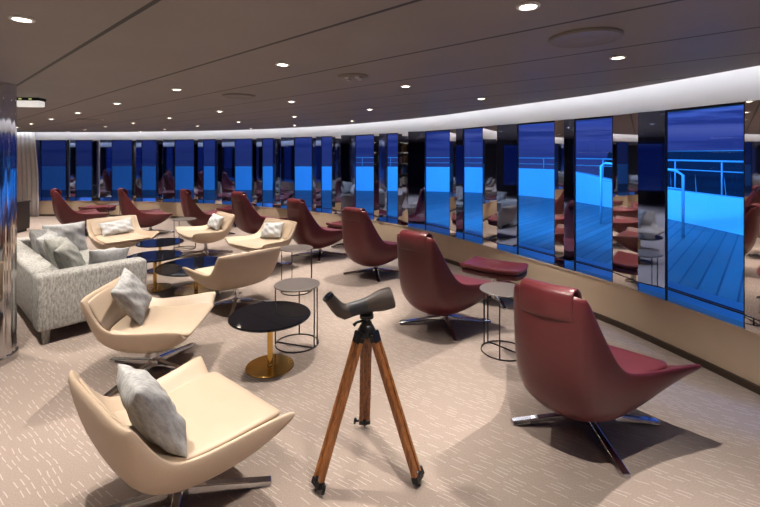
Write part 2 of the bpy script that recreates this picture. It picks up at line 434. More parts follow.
# ------------------------------------------------------------------ outside: deck, bulwark, rails, sea
mb = MB(); mb.prism([(3.0, -8), (9.6, -8), (9.6, 12), (8.6, 17), (6, 21), (0, 22.6), (-8, 23), (-24, 23), (-24, 12.3), (-10, 12.25), (-6, 12.0), (-2.6, 10.75), (0.4, 8.2), (2.0, 5.4), (2.9, 3.0), (3.3, 0)], -0.09, -0.01)
struct(mb.build('floor_outside_deck', M['deck']))
BUL = catmull([(7.9, -6), (7.9, 0), (7.9, 6), (7.85, 10), (7.75, 12.5), (7.3, 15.5), (6.3, 17.9), (4.6, 19.5), (2.6, 20.2), (0, 20.6), (-6, 21), (-14, 21.1), (-22, 21)], 10)
def path_wall(path, z0, z1f, th):
    mb = MB(); vs = []
    for i, p in enumerate(path):
        a = path[max(0, i-1)]; b = path[min(len(path)-1, i+1)]; t = (b-a).normalized(); nn = Vector((t.y, -t.x, 0))
        z1 = z1f(p)
        for q, z in ((p, z0), (p+nn*th, z0), (p+nn*th, z1), (p, z1)): vs.append((q.x, q.y, z))
    k = len(path)
    fs = [(i*4+j, i*4+(j+1) % 4, (i+1)*4+(j+1) % 4, (i+1)*4+j) for i in range(k-1) for j in range(4)]
    fs += [(3, 2, 1, 0), ((k-1)*4, (k-1)*4+1, (k-1)*4+2, (k-1)*4+3)]
    mb.add(vs, fs); return mb
def bul_h(p):
    k = max(0, min(1, (p.y-12.5)/4.5)); return 0.78+0.36*k*k*(3-2*k)
struct(path_wall(BUL, -0.02, bul_h, 0.25).build('wall_outside_bulwark', M['bulwark'], smooth=True, angle=0.5))
rail = thing('deck_railing', 'pale painted guard railing along the top of the curved bulwark outside the windows', 'railing', (7.9, 10, 0))
def rel(p, z): return (p.x-7.9+0.1, p.y-10, z)
RP = [p for p in BUL if p.y > -4 and p.x > -2.5]
for h, r in ((1.58, 0.024), (1.34, 0.014)):
    mb = MB(); mb.tube([rel(p, h) for p in RP], r, 8); mb.build('handrail', M['rail'], rail, smooth=True)
acc = 0; last = None
for p in RP:
    if last is None or (p-last).length > 1.35:
        mb = MB(); mb.tube([rel(p, bul_h(p)-0.01), rel(p, 1.58)], 0.018, 8); mb.build('post', M['rail'], rail, smooth=True); last = p
# curved gate rail standing on the deck in front of the bulwark
gr = thing('stair_handrail', 'bent pale handrail with round end behind the largest window', 'railing', (6.3, 9.2, 0))
hp = [(-0.75, 1.6, 0), (-0.75, 1.6, 1.45), (-0.7, 1.5, 1.52), (-0.1, 0.2, 1.42), (0.02, 0.0, 1.40), (0.1, -0.12, 1.30), (0.1, -0.12, 0.0)]
mb = MB(); mb.tube(hp, 0.03, 8); mb.build('top_rail', M['rail'], gr, smooth=True)
mb = MB(); mb.tube([(-0.72, 1.55, 1.1), (0.1, -0.1, 1.0)], 0.02, 8); mb.build('middle_rail', M['rail'], gr, smooth=True)
mb = MB(); mb.tube([(-0.35, 0.75, 0), (-0.35, 0.75, 1.45)], 0.025, 8); mb.build('post', M['rail'], gr, smooth=True)
# sloping dark windscreen beyond the bulwark on the starboard side
ws = thing('windbreak', 'dark sloping glazed windbreak with slanting ribs beyond the bulwark rail', 'windbreak', (9.0, 10, 0))
mb = MB(); mb.box((0.1, 0, 0.92), (0.08, 15, 1.85), mat=Matrix.Rotation(0.25, 3, 'Y')); mb.build('panel', M['windscreen'], ws)
mb = MB(); mb.tube([(0.33, -7.5, 1.82), (0.33, 7.5, 1.82)], 0.035, 8); mb.build('top_rail', M['rail'], ws, smooth=True)
for k in range(14):
    mb = MB(); y = -7+k*1.05; mb.tube([(-0.15, y-0.5, 0.05), (0.31, y+0.3, 1.81)], 0.022, 6); mb.build('rib', M['rail'], ws, smooth=True)
mb = MB(); mb.prism([(-400, -60), (400, -60), (400, 700), (-400, 700)], -14.2, -14.0); struct(mb.build('ground_sea', M['sea']))

# ------------------------------------------------------------------ downlights and ceiling fittings
def plan(t, n): return TRV*t + FWD*n
ROWS = [(-3.5, 0.0), (-2.2, 0.0), (-0.95, 0.0), (0.35, 0.05), (1.69, 0.0), (2.96, -0.03), (4.18, -0.10), (5.42, -0.15), (6.65, -0.2)]
TS = [-2.66, -0.97, 0.72, 2.40, 4.06, 5.72, 7.42, 9.10, 10.8, 12.4, 14.0]
def inside(p, margin):
    best = min(range(0, len(ARC), 2), key=lambda i: (ARC[i]-p).length)
    s = SL[best]; return (p-at(s)).dot(inw(s)) > margin
spots = []
for n, sh in ROWS:
    for t in TS:
        p = plan(t+sh, n)
        if p.y < -4.1 or p.x < -10.2 or not inside(p, 0.5): continue
        px = CX+F_PX*p.x/p.y if p.y > 0.3 else -999
        py = HY-F_PX*(CEIL-EYE)/p.y if p.y > 0.3 else -999
        spots.append((px if (0 <= px <= 760 and py >= 0) else 9999, p))
spots.sort(key=lambda q: q[0])
ORD = 'first second third fourth fifth sixth seventh eighth ninth tenth eleventh twelfth thirteenth fourteenth fifteenth sixteenth seventeenth eighteenth nineteenth twentieth'.split()
SEEN = sum(1 for q in spots if q[0] < 9999)
lamp_proto = None; nl = 0
if True:
    for si, (px, p) in enumerate(spots):
        if px > 9000: lab = 'recessed downlight in the ceiling behind the photographer, outside the photo'
        elif si < SEEN/2: lab = 'glowing recessed downlight, %s from the left of those in the ceiling' % ORD[si]
        else: lab = 'glowing recessed downlight, %s from the right of those in the ceiling' % ORD[SEEN-1-si]
        if lamp_proto is None:
            d = thing('downlight', lab, 'ceiling light', (p.x, p.y, CEIL), 0, 'recessed downlights in the ceiling')
            mb = MB(); mb.lathe([(0.034, 0.0), (0.046, 0.0), (0.048, -0.003), (0.045, -0.008), (0.035, -0.009), (0.031, -0.003)], 24)
            mb.build('ring', M['trim_white'], d, smooth=True, angle=0.6)
            mb = MB(); mb.lathe([(0.032, 0.0), (0.032, -0.005), (0.022, -0.007)], 20); mb.build('lens', M['lamp'], d)
            lamp_proto = d
        else:
            d = dup(lamp_proto, (p.x, p.y, CEIL), 0, lab)
        L = bpy.data.lights.new('downlight_beam', 'SPOT'); L.energy = 168; L.spot_size = 1.42; L.spot_blend = 0.75
        L.shadow_soft_size = 0.012; L.color = (1.0, 0.91, 0.82)
        lo = bpy.data.objects.new('beam', L); COL.objects.link(lo); lo.location = (p.x, p.y, CEIL-0.03)
        nl += 1
print('downlights', nl)

def round_vent(px, py, r, label, rings=4):
    Y = (CEIL-EYE)*F_PX/(HY-py); X = (px-CX)/F_PX*Y
    v = thing('ceiling_speaker', label, 'ceiling speaker', (X, Y, CEIL))
    mb = MB(); mb.lathe([(r*0.86, 0), (r, 0), (r*1.0, -0.008), (r*0.95, -0.016), (r*0.86, -0.012)], 40); mb.build('rim', M['vent'], v, smooth=True, angle=0.6)
    mb = MB(); mb.lathe([(r*0.86, 0), (r*0.86, -0.008), (r*0.4, -0.012), (0.02, -0.013)], 40); mb.build('grille', M['vent'], v, smooth=True, angle=0.6)
    return v
round_vent(585, 37, 0.175, 'large round grey speaker grille in the ceiling above the right windows')
round_vent(239, 95.5, 0.165, 'round grey speaker grille in the ceiling near the photo centre left')
round_vent(90, 119.5, 0.2, 'distant round grey speaker grille in the far left ceiling')
Y = (CEIL-EYE)*F_PX/(HY-76); X = (353-CX)/F_PX*Y
v = thing('smoke_detector', 'round grey ceiling sensor with four small pale studs above the red chairs', 'smoke detector', (X, Y, CEIL))
mb = MB(); mb.lathe([(0.12, 0), (0.12, -0.008), (0.108, -0.014), (0.02, -0.014)], 32); mb.build('plate', M['vent'], v, smooth=True, angle=0.6)
for k in range(4):
    mb = MB(); a = k*PI/2+0.6; mb.lathe([(0.018, -0.0145), (0.016, -0.026), (0.006, -0.028)], 12, (0.06*math.cos(a), 0.06*math.sin(a), 0)); mb.build('stud', M['trim_white'], v, smooth=True)
# emergency light box by the column
ex = thing('emergency_light', 'white emergency light box on the ceiling beside the mirrored column', 'emergency light', (-3.78, 4.62, CEIL), 0.1)
mb = MB(); mb.box((0, 0, -0.015), (0.29, 0.12, 0.03)); mb.build('base_plate', M['blk_metal'], ex, bevel=0.004)
mb = MB(); mb.box((0, 0, -0.062), (0.28, 0.10, 0.062)); mb.build('housing', M['emerg'], ex, bevel=0.012)
for x in (-0.04, 0.06):
    mb = MB(); mb.box((x, -0.062, -0.015), (0.03, 0.006, 0.014)); mb.build('indicator', M['green_led'], ex, bevel=0.002)

# ------------------------------------------------------------------ lounge chairs
def shell(stations, gin, gout):
    """closed shell lofted from cross-sections: (inner centre y,z), (rim x,y,z), (outer centre y,z)"""
    rings = []
    for si, ((cy, cz), (rx, ry, rz), (oy, oz)) in enumerate(stations):
        go = gout(si) if callable(gout) else gout
        inn = []
        for v, g in gin:
            inn.append(Vector((rx*v*0.97, cy+(ry-cy)*g, cz+(rz-cz)*g)))
        rim = Vector((rx+0.012, ry, rz+0.004))
        out = []
        od = Vector((0, oy-cy, oz-cz)).normalized()*0.036
        for v, g in go:
            e = Vector((rx+0.01, ry+od.y, rz+od.z))
            out.append(Vector((e.x*v, oy+(e.y-oy)*g, oz+(e.z-oz)*g)))
        def mir(p): return Vector((-p.x, p.y, p.z))
        ring = [mir(p) for p in inn[:0:-1]] + inn + [rim] + out[::-1] + [mir(p) for p in out[1:]] + [mir(rim)]
        rings.append(ring)
    n = len(rings[0]); k = len(rings); mi = len(gin)
    mb = MB(); fs = []
    for i in range(k-1):
        for j in range(n): fs.append((i*n+j, (i+1)*n+j, (i+1)*n+(j+1) % n, i*n+(j+1) % n))
    a = 2*mi-1
    for base, flip in ((0, 0), ((k-1)*n, 1)):
        # inner idx 0..a-1 left->right ; rim right = a ; outer a+1 .. 2a right->left ; rim left = 2a+1
        q = []
        for j in range(a-1):
            q.append((base+j, base+j+1, base+2*a-j-1, base+2*a-j))
        q.append((base+a-1, base+a, base+a+1)); q.append((base+0, base+2*a, base+2*a+1))
        fs += [tuple(reversed(x)) if flip else x for x in q]
    mb.add([p for r in rings for p in r], fs)
    return mb
def pad(stations, th, gi=2.4, inset=0.9, cols=(-1, -0.85, -0.45, 0, 0.45, 0.85, 1)):
    """upholstery pad lying on the inner face: (centre y,z), (half width, edge y,z), normal (y,z)"""
    rings = []
    for (cy, cz), (hx, ey, ez), (ny, nz) in stations:
        nn = Vector((0, ny, nz)).normalized()
        top = []; bot = []
        for c in cols:
            g = abs(c)**gi
            p = Vector((hx*c, cy+(ey-cy)*g, cz+(ez-cz)*g)); top.append(p+nn*th); bot.append(p-nn*0.004)
        rings.append(top+bot[::-1])
    n = len(rings[0]); k = len(rings); mb = MB(); fs = []
    for i in range(k-1):
        for j in range(n): fs.append((i*n+j, (i+1)*n+j, (i+1)*n+(j+1) % n, i*n+(j+1) % n))
    h = n//2
    for base, flip in ((0, 0), ((k-1)*n, 1)):
        for j in range(h-1):
            q = (base+j, base+j+1, base+n-2-j, base+n-1-j); fs.append(tuple(reversed(q)) if flip else q)
    mb.add([p for r in rings for p in r], fs); return mb

def star_base(root, ztop, rad, mat, a0):
    mb = MB(); mb.lathe([(0.052, 0.03), (0.055, 0.05), (0.05, 0.085), (0.034, 0.095), (0.030, 0.11), (0.030, ztop)], 24); mb.build('pedestal', mat, root, smooth=True, angle=0.7)
    mb = MB()
    prof = []
    for r, hw, z0, z1 in ((0.03, 0.026, 0.045, 0.085), (0.2, 0.025, 0.030, 0.062), (rad-0.06, 0.028, 0.010, 0.034), (rad, 0.026, 0.004, 0.026)):
        prof.append([(r, -hw, z0), (r, hw, z0), (r, hw*0.75, z1), (r, -hw*0.75, z1)])
    vs = [p for q in prof for p in q]
    fs = [(i*4+j, i*4+(j+1) % 4, (i+1)*4+(j+1) % 4, (i+1)*4+j) for i in range(3) for j in range(4)] + [(3, 2, 1, 0), (12, 13, 14, 15)]
    mb.add(vs, fs)
    f0 = mb.build('foot', mat, root, bevel=0.004)
    f0.rotation_euler.z = a0
    for k in range(1, 4):
        c = f0.copy(); COL.objects.link(c); c.parent = root; c.rotation_euler.z = a0+k*PI/2

HB = [((-0.560, 1.010), (0.195, -0.540, 0.990), (-0.606, 1.000)), ((-0.535, 0.880), (0.222, -0.478, 0.865), (-0.608, 0.855)),
      ((-0.480, 0.690), (0.256, -0.375, 0.690), (-0.592, 0.640)), ((-0.410, 0.520), (0.285, -0.270, 0.545), (-0.548, 0.425)),
      ((-0.310, 0.400), (0.320, -0.165, 0.495), (-0.460, 0.255)), ((-0.130, 0.355), (0.395, 0.010, 0.480), (-0.285, 0.150)),
      ((0.080, 0.360), (0.480, 0.165, 0.480), (-0.040, 0.130)), ((0.250, 0.375), (0.545, 0.275, 0.480), (0.170, 0.205)), ((0.345, 0.385), (0.565, 0.320, 0.470), (0.320, 0.340))]
HB_IN = ((0, 0), (0.35, 0.03), (0.62, 0.12), (0.80, 0.42), (1, 1)); HB_BOX = ((0, 0), (0.36, 0.03), (0.72, 0.13), (0.90, 0.52), (1, 1)); HB_VEE = ((0, 0), (0.30, 0.06), (0.62, 0.30), (0.85, 0.68), (1, 1))
def HB_OUT(i):
    w = (0, 0, 0, 0, 0.25, 0.6, 0.9, 1, 1)[i]
    return [(a[0]*(1-w)+b[0]*w, a[1]*(1-w)+b[1]*w) for a, b in zip(HB_BOX, HB_VEE)]
LB_IN = ((0, 0), (0.45, 0.01), (0.72, 0.06), (0.80, 0.20), (1, 1)); LB_OUT = ((0, 0), (0.40, 0.02), (0.74, 0.14), (0.88, 0.48), (1, 1))
def make_high_back():
    t = thing('lounge_chair', '', 'chair')
    shell(HB, HB_IN, HB_OUT).build('shell', M['red'], t, sub=2)
    st = [((-0.345, 0.440), (0.22, -0.27, 0.47), (0.75, 0.65)), ((-0.27, 0.392), (0.25, -0.20, 0.425), (0.45, 0.9)), ((-0.10, 0.368), (0.30, -0.06, 0.395), (0.1, 1)), ((0.10, 0.374), (0.36, 0.12, 0.395), (0, 1)),
          ((0.27, 0.388), (0.41, 0.24, 0.405), (-0.05, 1)), ((0.355, 0.385), (0.40, 0.30, 0.400), (0.3, 1))]
    pad(st, 0.04).build('seat_cushion', M['red_pad'], t, sub=2)
    # headrest: a saddle over the top edge, flap behind and roll in front
    path = [(-0.624, 0.855, 0.005), (-0.630, 0.920, 0.007), (-0.630, 0.985, 0.008), (-0.616, 1.012, 0.008), (-0.585, 1.022, 0.010), (-0.545, 1.014, 0.014), (-0.512, 0.982, 0.021), (-0.500, 0.936, 0.023), (-0.506, 0.900, 0.012)]
    mb = MB(); rings = []
    P = [Vector((0, a, b)) for a, b, _ in path]
    for i, (a, b, h) in enumerate(path):
        d = (P[min(i+1, len(P)-1)]-P[max(i-1, 0)]).normalized(); nn = Vector((0, -d.z, d.y))
        r = []
        for x in (-0.150, -0.142, 0, 0.142, 0.150):
            e = 1 if abs(x) < 0.145 else 0.5
            bow = Vector((0, 0.040*(x/0.165)**2, 0)) if i < 4 else Vector((0, 0.040*(x/0.165)**2, 0))
            r.append(P[i]+nn*h*e+Vector((x, 0, 0))+bow)
        for x in (0.150, 0.142, 0, -0.142, -0.150):
            e = 1 if abs(x) < 0.145 else 0.5
            r.append(P[i]-nn*h*e+Vector((x, 0, 0))+Vector((0, 0.040*(x/0.165)**2, 0)))
        rings.append(r)
    n = 10; k = len(rings); fs = []
    for i in range(k-1):
        for j in range(n): fs.append((i*n+j, i*n+(j+1) % n, (i+1)*n+(j+1) % n, (i+1)*n+j))
    for base, flip in ((0, 1), ((k-1)*n, 0)):
        for j in range(4):
            q = (base+j, base+j+1, base+8-j, base+9-j); fs.append(tuple(reversed(q)) if flip else q)
    mb.add([p for r in rings for p in r], fs); mb.build('headrest', M['red'], t, sub=2)
    star_base(t, 0.165, 0.475, M['chrome'], PI/4)
    return t
LB = [((-0.370, 0.705), (0.362, -0.350, 0.695), (-0.402, 0.692)), ((-0.338, 0.600), (0.370, -0.300, 0.598), (-0.390, 0.575)),
      ((-0.290, 0.490), (0.374, -0.232, 0.500), (-0.355, 0.445)), ((-0.215, 0.395), (0.376, -0.150, 0.448), (-0.298, 0.310)),
      ((-0.060, 0.360), (0.396, 0.020, 0.450), (-0.150, 0.232)), ((0.130, 0.365), (0.425, 0.195, 0.464), (0.065, 0.222)),
      ((0.290, 0.380), (0.455, 0.325, 0.476), (0.230, 0.262)), ((0.370, 0.378), (0.462, 0.370, 0.466), (0.350, 0.335))]
def make_low_back():
    t = thing('armchair', '', 'chair')
    shell(LB, LB_IN, LB_OUT).build('shell', M['cream'], t, sub=2)
    st = [((-0.245, 0.425), (0.29, -0.215, 0.43), (0.7, 0.7)), ((-0.18, 0.384), (0.30, -0.17, 0.39), (0.35, 0.95)), ((0.0, 0.368), (0.31, 0.02, 0.374), (0, 1)), ((0.2, 0.378), (0.325, 0.215, 0.384), (-0.05, 1)), ((0.335, 0.386), (0.335, 0.335, 0.39), (0, 1)), ((0.385, 0.378), (0.33, 0.378, 0.382), (0.5, 0.9))]
    pad(st, 0.032).build('seat_cushion', M['cream_pad'], t, sub=2)
    bp = [((-0.368, 0.675), (0.315, -0.355, 0.668), (0.93, 0.37)), ((-0.335, 0.59), (0.325, -0.315, 0.59), (0.9, 0.45)), ((-0.285, 0.49), (0.32, -0.26, 0.5), (0.88, 0.47)), ((-0.24, 0.425), (0.31, -0.215, 0.435), (0.8, 0.6))]
    pad(bp, 0.018).build('back_cushion', M['cream_pad'], t, sub=2)
    star_base(t, 0.235, 0.45, M['chrome'], PI/4)
    return t
def spin_base(root, ang):            # world angle of the first foot
    k = 0
    for c in root.children:
        if c.name.split('.')[0] == 'foot':
            c.rotation_euler.z = ang - root.rotation_euler.z + k*PI/2; k += 1

hb = make_high_back()
RED = [((1.33, 2.79), 45, 0.0, 'burgundy leather high-back lounge chair nearest the camera, at right in front'),
       ((0.675, 4.45), 39, 0.05, 'burgundy high-back lounge chair just behind the nearest one, next to a grey side table'),
       ((-0.06, 6.28), 32, 0.1, 'burgundy high-back lounge chair third from the right, chrome base in full view'),
       ((-1.03, 7.40), 38, 0.1, 'burgundy high-back lounge chair fourth from the right, behind two grey side tables'),
       ((-2.42, 8.75), 35, 0.2, 'burgundy high-back lounge chair behind the cream armchair that faces left with a pillow'),
       ((-3.62, 9.25), 50, 0.3, 'burgundy high-back lounge chair between the distant round side table and the windows'),
       ((-5.04, 9.45), 50, 0.3, 'burgundy high-back lounge chair second from the left, behind the facing cream armchair'),
       ((-6.42, 9.40), 44, 0.3, 'burgundy high-back lounge chair farthest left, behind the grey sofa')]
G_RED = 'burgundy lounge chairs facing the windows'
for i, ((x, y), deg, ba, lab) in enumerate(RED):
    if i == 0:
        o = hb; o.location = (x, y, 0); o.rotation_euler.z = -math.radians(deg); tag(o, lab, None, G_RED)
    else: o = dup(hb, (x, y, 0), -math.radians(deg), lab, G_RED)
    spin_base(o, ba)
lb = make_low_back()
CREAM = [('A', (-1.01, 2.16), (0.64, 0.77), 0.29, 'cream leather armchair in the left foreground with a grey pillow, seen from behind'),
         ('B', (-1.835, 3.50), (0.98, 0.10), 1.28, 'cream leather armchair in front of the grey sofa end with a tilted grey pillow'),
         ('C', (-1.66, 4.95), (-0.70, 0.71), 0.2, 'cream leather armchair without pillow, its back turned to the camera'),
         ('D', (-4.22, 6.98), (0.76, -0.65), 0.5, 'cream leather armchair facing the camera with a long lumbar pillow'),
         ('E', (-3.02, 7.45), (-0.74, -0.67), 0.5, 'cream leather armchair beside the far round side table, turned to the left'),
         ('F', (-1.80, 6.62), (-0.58, -0.81), 0.5, 'cream leather armchair with grey pillow right behind the back-turned cream armchair')]
G_CR = 'cream armchairs around the low tables'
CH = {}
for i, (k, (x, y), (fx, fy), ba, lab) in enumerate(CREAM):
    rz = facing(fx, fy)
    if i == 0:
        o = lb; o.location = (x, y, 0); o.rotation_euler.z = rz; tag(o, lab, None, G_CR)
    else: o = dup(lb, (x, y, 0), rz, lab, G_CR)
    spin_base(o, ba); CH[k] = Matrix.Translation((x, y, 0)) @ Matrix.Rotation(rz, 4, 'Z')

# ------------------------------------------------------------------ pillows
def pillow_mesh(w, h, t, seed, n=14, crease=0.012):
    rnd = random.Random(seed); ph = [rnd.uniform(0, 6) for _ in range(6)]
    mb = MB(); vs = []; fs = []
    for sgn in (1, -1):
        for i in range(n+1):
            for j in range(n+1):
                u = -1+2*i/n; v = -1+2*j/n
                x = w/2*u*(1-0.09*(1-v*v)*abs(u)**3); z = h/2*v*(1-0.09*(1-u*u)*abs(v)**3)
                th = t/2*max(0, (1-abs(u)**2.6))**0.55*max(0, (1-abs(v)**2.6))**0.55
                wr = crease*(math.sin(5*u+3*v+ph[0])*math.sin(4*v-2*u+ph[1])+0.6*math.sin(9*(u-v)+ph[2]))*min(1, th/(t*0.2))
                vs.append((x, sgn*(th+0.004)+wr*(1 if sgn > 0 else 0.5), z))
    m = (n+1)*(n+1)
    for i in range(n):
        for j in range(n):
            a = i*(n+1)+j; q = (a, a+1, a+n+2, a+n+1); fs.append(q); fs.append(tuple(m+x for x in reversed(q)))
    edge = [j for j in range(n+1)] + [i*(n+1)+n for i in range(1, n+1)] + [n*(n+1)+j for j in range(n-1, -1, -1)] + [i*(n+1) for i in range(n-1, 0, -1)]
    for a, b in zip(edge, edge[1:]+edge[:1]): fs.append((b, a, m+a, m+b))
    mb.add(vs, fs); return mb
def put_pillow(mat, base, c, tilt, roll, yaw, w, h, t, seed, label, group):
    o = pillow_mesh(w, h, t, seed).build('pillow', mat, None, sub=1)
    o.matrix_world = base @ Matrix.Translation(c) @ Matrix.Rotation(yaw, 4, 'Z') @ Matrix.Rotation(tilt, 4, 'X') @ Matrix.Rotation(roll, 4, 'Y')
    return tag(o, label, 'pillow', group)
GP = 'grey pillows on the cream armchairs'
put_pillow(M['cushion'], CH['A'], (0.07, -0.165, 0.575), 0.50, -0.10, -0.12, 0.44, 0.40, 0.15, 1, 'crumpled grey square pillow on the foreground cream armchair', GP)
put_pillow(M['cushion'], CH['B'], (-0.0, -0.17, 0.60), 0.52, 0.28, 0.05, 0.40, 0.38, 0.13, 2, 'grey square pillow tilted on the cream armchair by the sofa end', GP)
put_pillow(M['cushion_lt'], CH['D'], (-0.02, -0.20, 0.535), 0.50, 0.10, 0.0, 0.50, 0.25, 0.12, 3, 'long pale grey lumbar pillow on the armchair facing the camera', GP)
put_pillow(M['cushion_lt'], CH['E'], (0.05, -0.19, 0.55), 0.48, -0.08, 0.1, 0.42, 0.26, 0.12, 4, 'pale grey pillow on the armchair beside the far side table', GP)
put_pillow(M['cushion_lt'], CH['F'], (0.02, -0.19, 0.55), 0.48, 0.10, 0.1, 0.42, 0.26, 0.12, 5, 'pale grey pillow on the armchair behind the back-turned one', GP)

# ------------------------------------------------------------------ ottomans
def make_ottoman():
    t = thing('ottoman', '', 'ottoman')
    st = []
    for y, z in ((-0.24, 0.40), (-0.21, 0.395), (-0.1, 0.375), (0.05, 0.37), (0.18, 0.385), (0.235, 0.395)):
        st.append(((y, z), (0.37-0.03*abs(y)/0.24, y, z+0.015), (0, 1)))
    pad(st, 0.05).build('cushion', M['red_pad'], t, sub=2)
    st2 = [((y, z-0.06), (hx, y, z-0.045), (0, 1)) for (y, z, hx) in ((-0.225, 0.395, 0.33), (-0.15, 0.37, 0.345), (0.05, 0.355, 0.35), (0.16, 0.37, 0.345), (0.22, 0.39, 0.33))]
    pad(st2, 0.06).build('shell', M['red'], t, sub=2)
    star_base(t, 0.31, 0.30, M['chrome'], PI/4)
    return t
ot = make_ottoman()
OTT = [((1.36, 5.12), -0.62, 'burgundy leather ottoman in front of the second nearest red chair, below the windows'),
       ((-0.62, 8.10), -0.7, 'burgundy leather ottoman showing between the third and fourth red chairs'),
       ((-3.55, 10.45), -0.3, 'burgundy leather ottoman left of the fifth red chair, near the windows'),
       ((-7.05, 10.75), 0.0, 'burgundy leather ottoman behind a side table at far left, near the windows')]
for i, ((x, y), rz, lab) in enumerate(OTT):
    if i == 0: ot.location = (x, y, 0); ot.rotation_euler.z = rz; tag(ot, lab, None, 'burgundy ottomans')
    else: dup(ot, (x, y, 0), rz, lab, 'burgundy ottomans')

# ------------------------------------------------------------------ tables
def disc(r, z0, z1, e=0.004): return [(r-e, z0), (r, z0+e), (r, z1-e), (r-e, z1), (r*0.5, z1)]
def make_wire_table():
    t = thing('side_table', '', 'table')
    mb = MB(); mb.lathe(disc(0.21, 0.54, 0.552), 48); mb.build('tabletop', M['taupe'], t, smooth=True, angle=0.6)
    mb = MB(); mb.tube([(0.195*math.cos(a), 0.195*math.sin(a), 0.007) for a in [2*PI*k/40 for k in range(40)]], 0.006, 8, closed=True); mb.build('base_ring', M['bronze'], t, smooth=True)
    mb = MB(); mb.tube([(-0.19, 0.02, 0.007), (0.16, -0.10, 0.007)], 0.006, 8); mb.build('cross_bar', M['bronze'], t, smooth=True)
    for a in (-28, -12, 95, 190):
        r = math.radians(a); mb = MB(); mb.tube([(0.195*math.cos(r), 0.195*math.sin(r), 0.007), (0.195*math.cos(r), 0.195*math.sin(r), 0.541)], 0.006, 8); mb.build('leg', M['bronze'], t, smooth=True)
    return t
wt = make_wire_table()
WT = [((-0.765, 3.97), 0.0, 'taupe round wire side table close behind the black and brass table'),
      ((-1.07, 5.50), 0.4, 'taupe round wire side table right of the back-turned cream armchair'),
      ((1.10, 3.82), 2.6, 'taupe round wire side table between the two nearest red chairs'),
      ((-3.62, 7.95), 0.8, 'small taupe round wire side table at the left of the left-turned far cream armchair'),
      ((-6.3, 10.35), 0.3, 'taupe round wire side table between the two leftmost red chairs')]
for i, ((x, y), rz, lab) in enumerate(WT):
    if i == 0: wt.location = (x, y, 0); wt.rotation_euler.z = rz; tag(wt, lab, None, 'taupe wire side tables')
    else: dup(wt, (x, y, 0), rz, lab, 'taupe wire side tables')
def make_pedestal(r=0.33, h=0.43, rb=0.195, label='', loc=(0, 0, 0)):
    t = thing('pedestal_table', label, 'table', loc, 0, 'black and brass tables')
    mb = MB(); mb.lathe(disc(r, h-0.018, h, 0.006), 56); mb.build('tabletop', M['black_glass'], t, smooth=True, angle=0.6)
    mb = MB(); mb.lathe([(0.03, 0.010), (0.024, 0.02), (0.022, 0.03), (0.022, h-0.03), (0.06, h-0.02), (0.06, h-0.0185)], 24); mb.build('stem', M['brass'], t, smooth=True, angle=0.7)
    mb = MB(); mb.lathe([(rb-0.003, 0), (rb, 0.003), (rb, 0.009), (rb-0.004, 0.013), (0.03, 0.016)], 48); mb.build('base', M['brass'], t, smooth=True, angle=0.6)
    return t
p1 = make_pedestal(label='round black gloss table on a brass stem, left of the tripod', loc=(-0.905, 3.54, 0))
dup(p1, (-2.93, 5.60, 0), 0, 'round black gloss table on a brass stem, just beyond the sofa end')
dup(p1, (-3.30, 6.45, 0), 0, 'round black gloss table on a brass stem, farthest of the low tables')
make_pedestal(0.48, 0.325, 0.26, 'large low black gloss table in front of the back-turned cream armchair', (-2.36, 5.52, 0))

# ------------------------------------------------------------------ sofa
SX = Matrix(((-TRV.x, FWD.x, 0), (-TRV.y, FWD.y, 0), (0, 0, 1)))   # local x -> starboard end, y -> forward
near_c = Vector((-3.08, 3.86, 0))
LEN, DEP = 2.55, 0.93
so = thing('sofa', 'grey boucle two-seat sofa at left, seen from its end, with scattered cushions', 'sofa', near_c, math.atan2(-TRV.y, -TRV.x))
def sb_box(name, c, size, mat, bev=0.03, seg=3):
    mb = MB(); mb.box(c, size); return mb.build(name, mat, so, bevel=bev, seg=seg, smooth=True, angle=None)
# local frame: x from 0 (near end) to -LEN, y from 0 (back) to DEP (front)
sb_box('arm', (-0.11, DEP/2, 0.385), (0.22, DEP, 0.51), M['sofa'], 0.035)
sb_box('arm', (-LEN+0.11, DEP/2, 0.385), (0.22, DEP, 0.51), M['sofa'], 0.035)
sb_box('backrest', (-LEN/2, 0.11, 0.395), (LEN-0.446, 0.22, 0.49), M['sofa'], 0.035)
sb_box('base', (-LEN/2, 0.575, 0.21), (LEN-0.446, 0.69, 0.15), M['sofa'], 0.02)
for k in range(2):
    w = (LEN-0.45)/2; sb_box('seat_cushion', (-0.225-w/2-k*w, 0.585, 0.362), (w-0.01, 0.70, 0.15), M['sofa'], 0.04, 4)
for x in (-0.09, -LEN+0.09):
    for y in (0.08, DEP-0.08):
        mb = MB(); mb.tube([(x, y, 0.0), (x, y, 0.135)], [0.028, 0.038], 12); mb.build('leg', M['sofa'], so, smooth=True, angle=0.6)
SB = Matrix.Translation(near_c) @ Matrix.Rotation(math.atan2(-TRV.y, -TRV.x), 4, 'Z')
GS = 'cushions on the grey sofa'
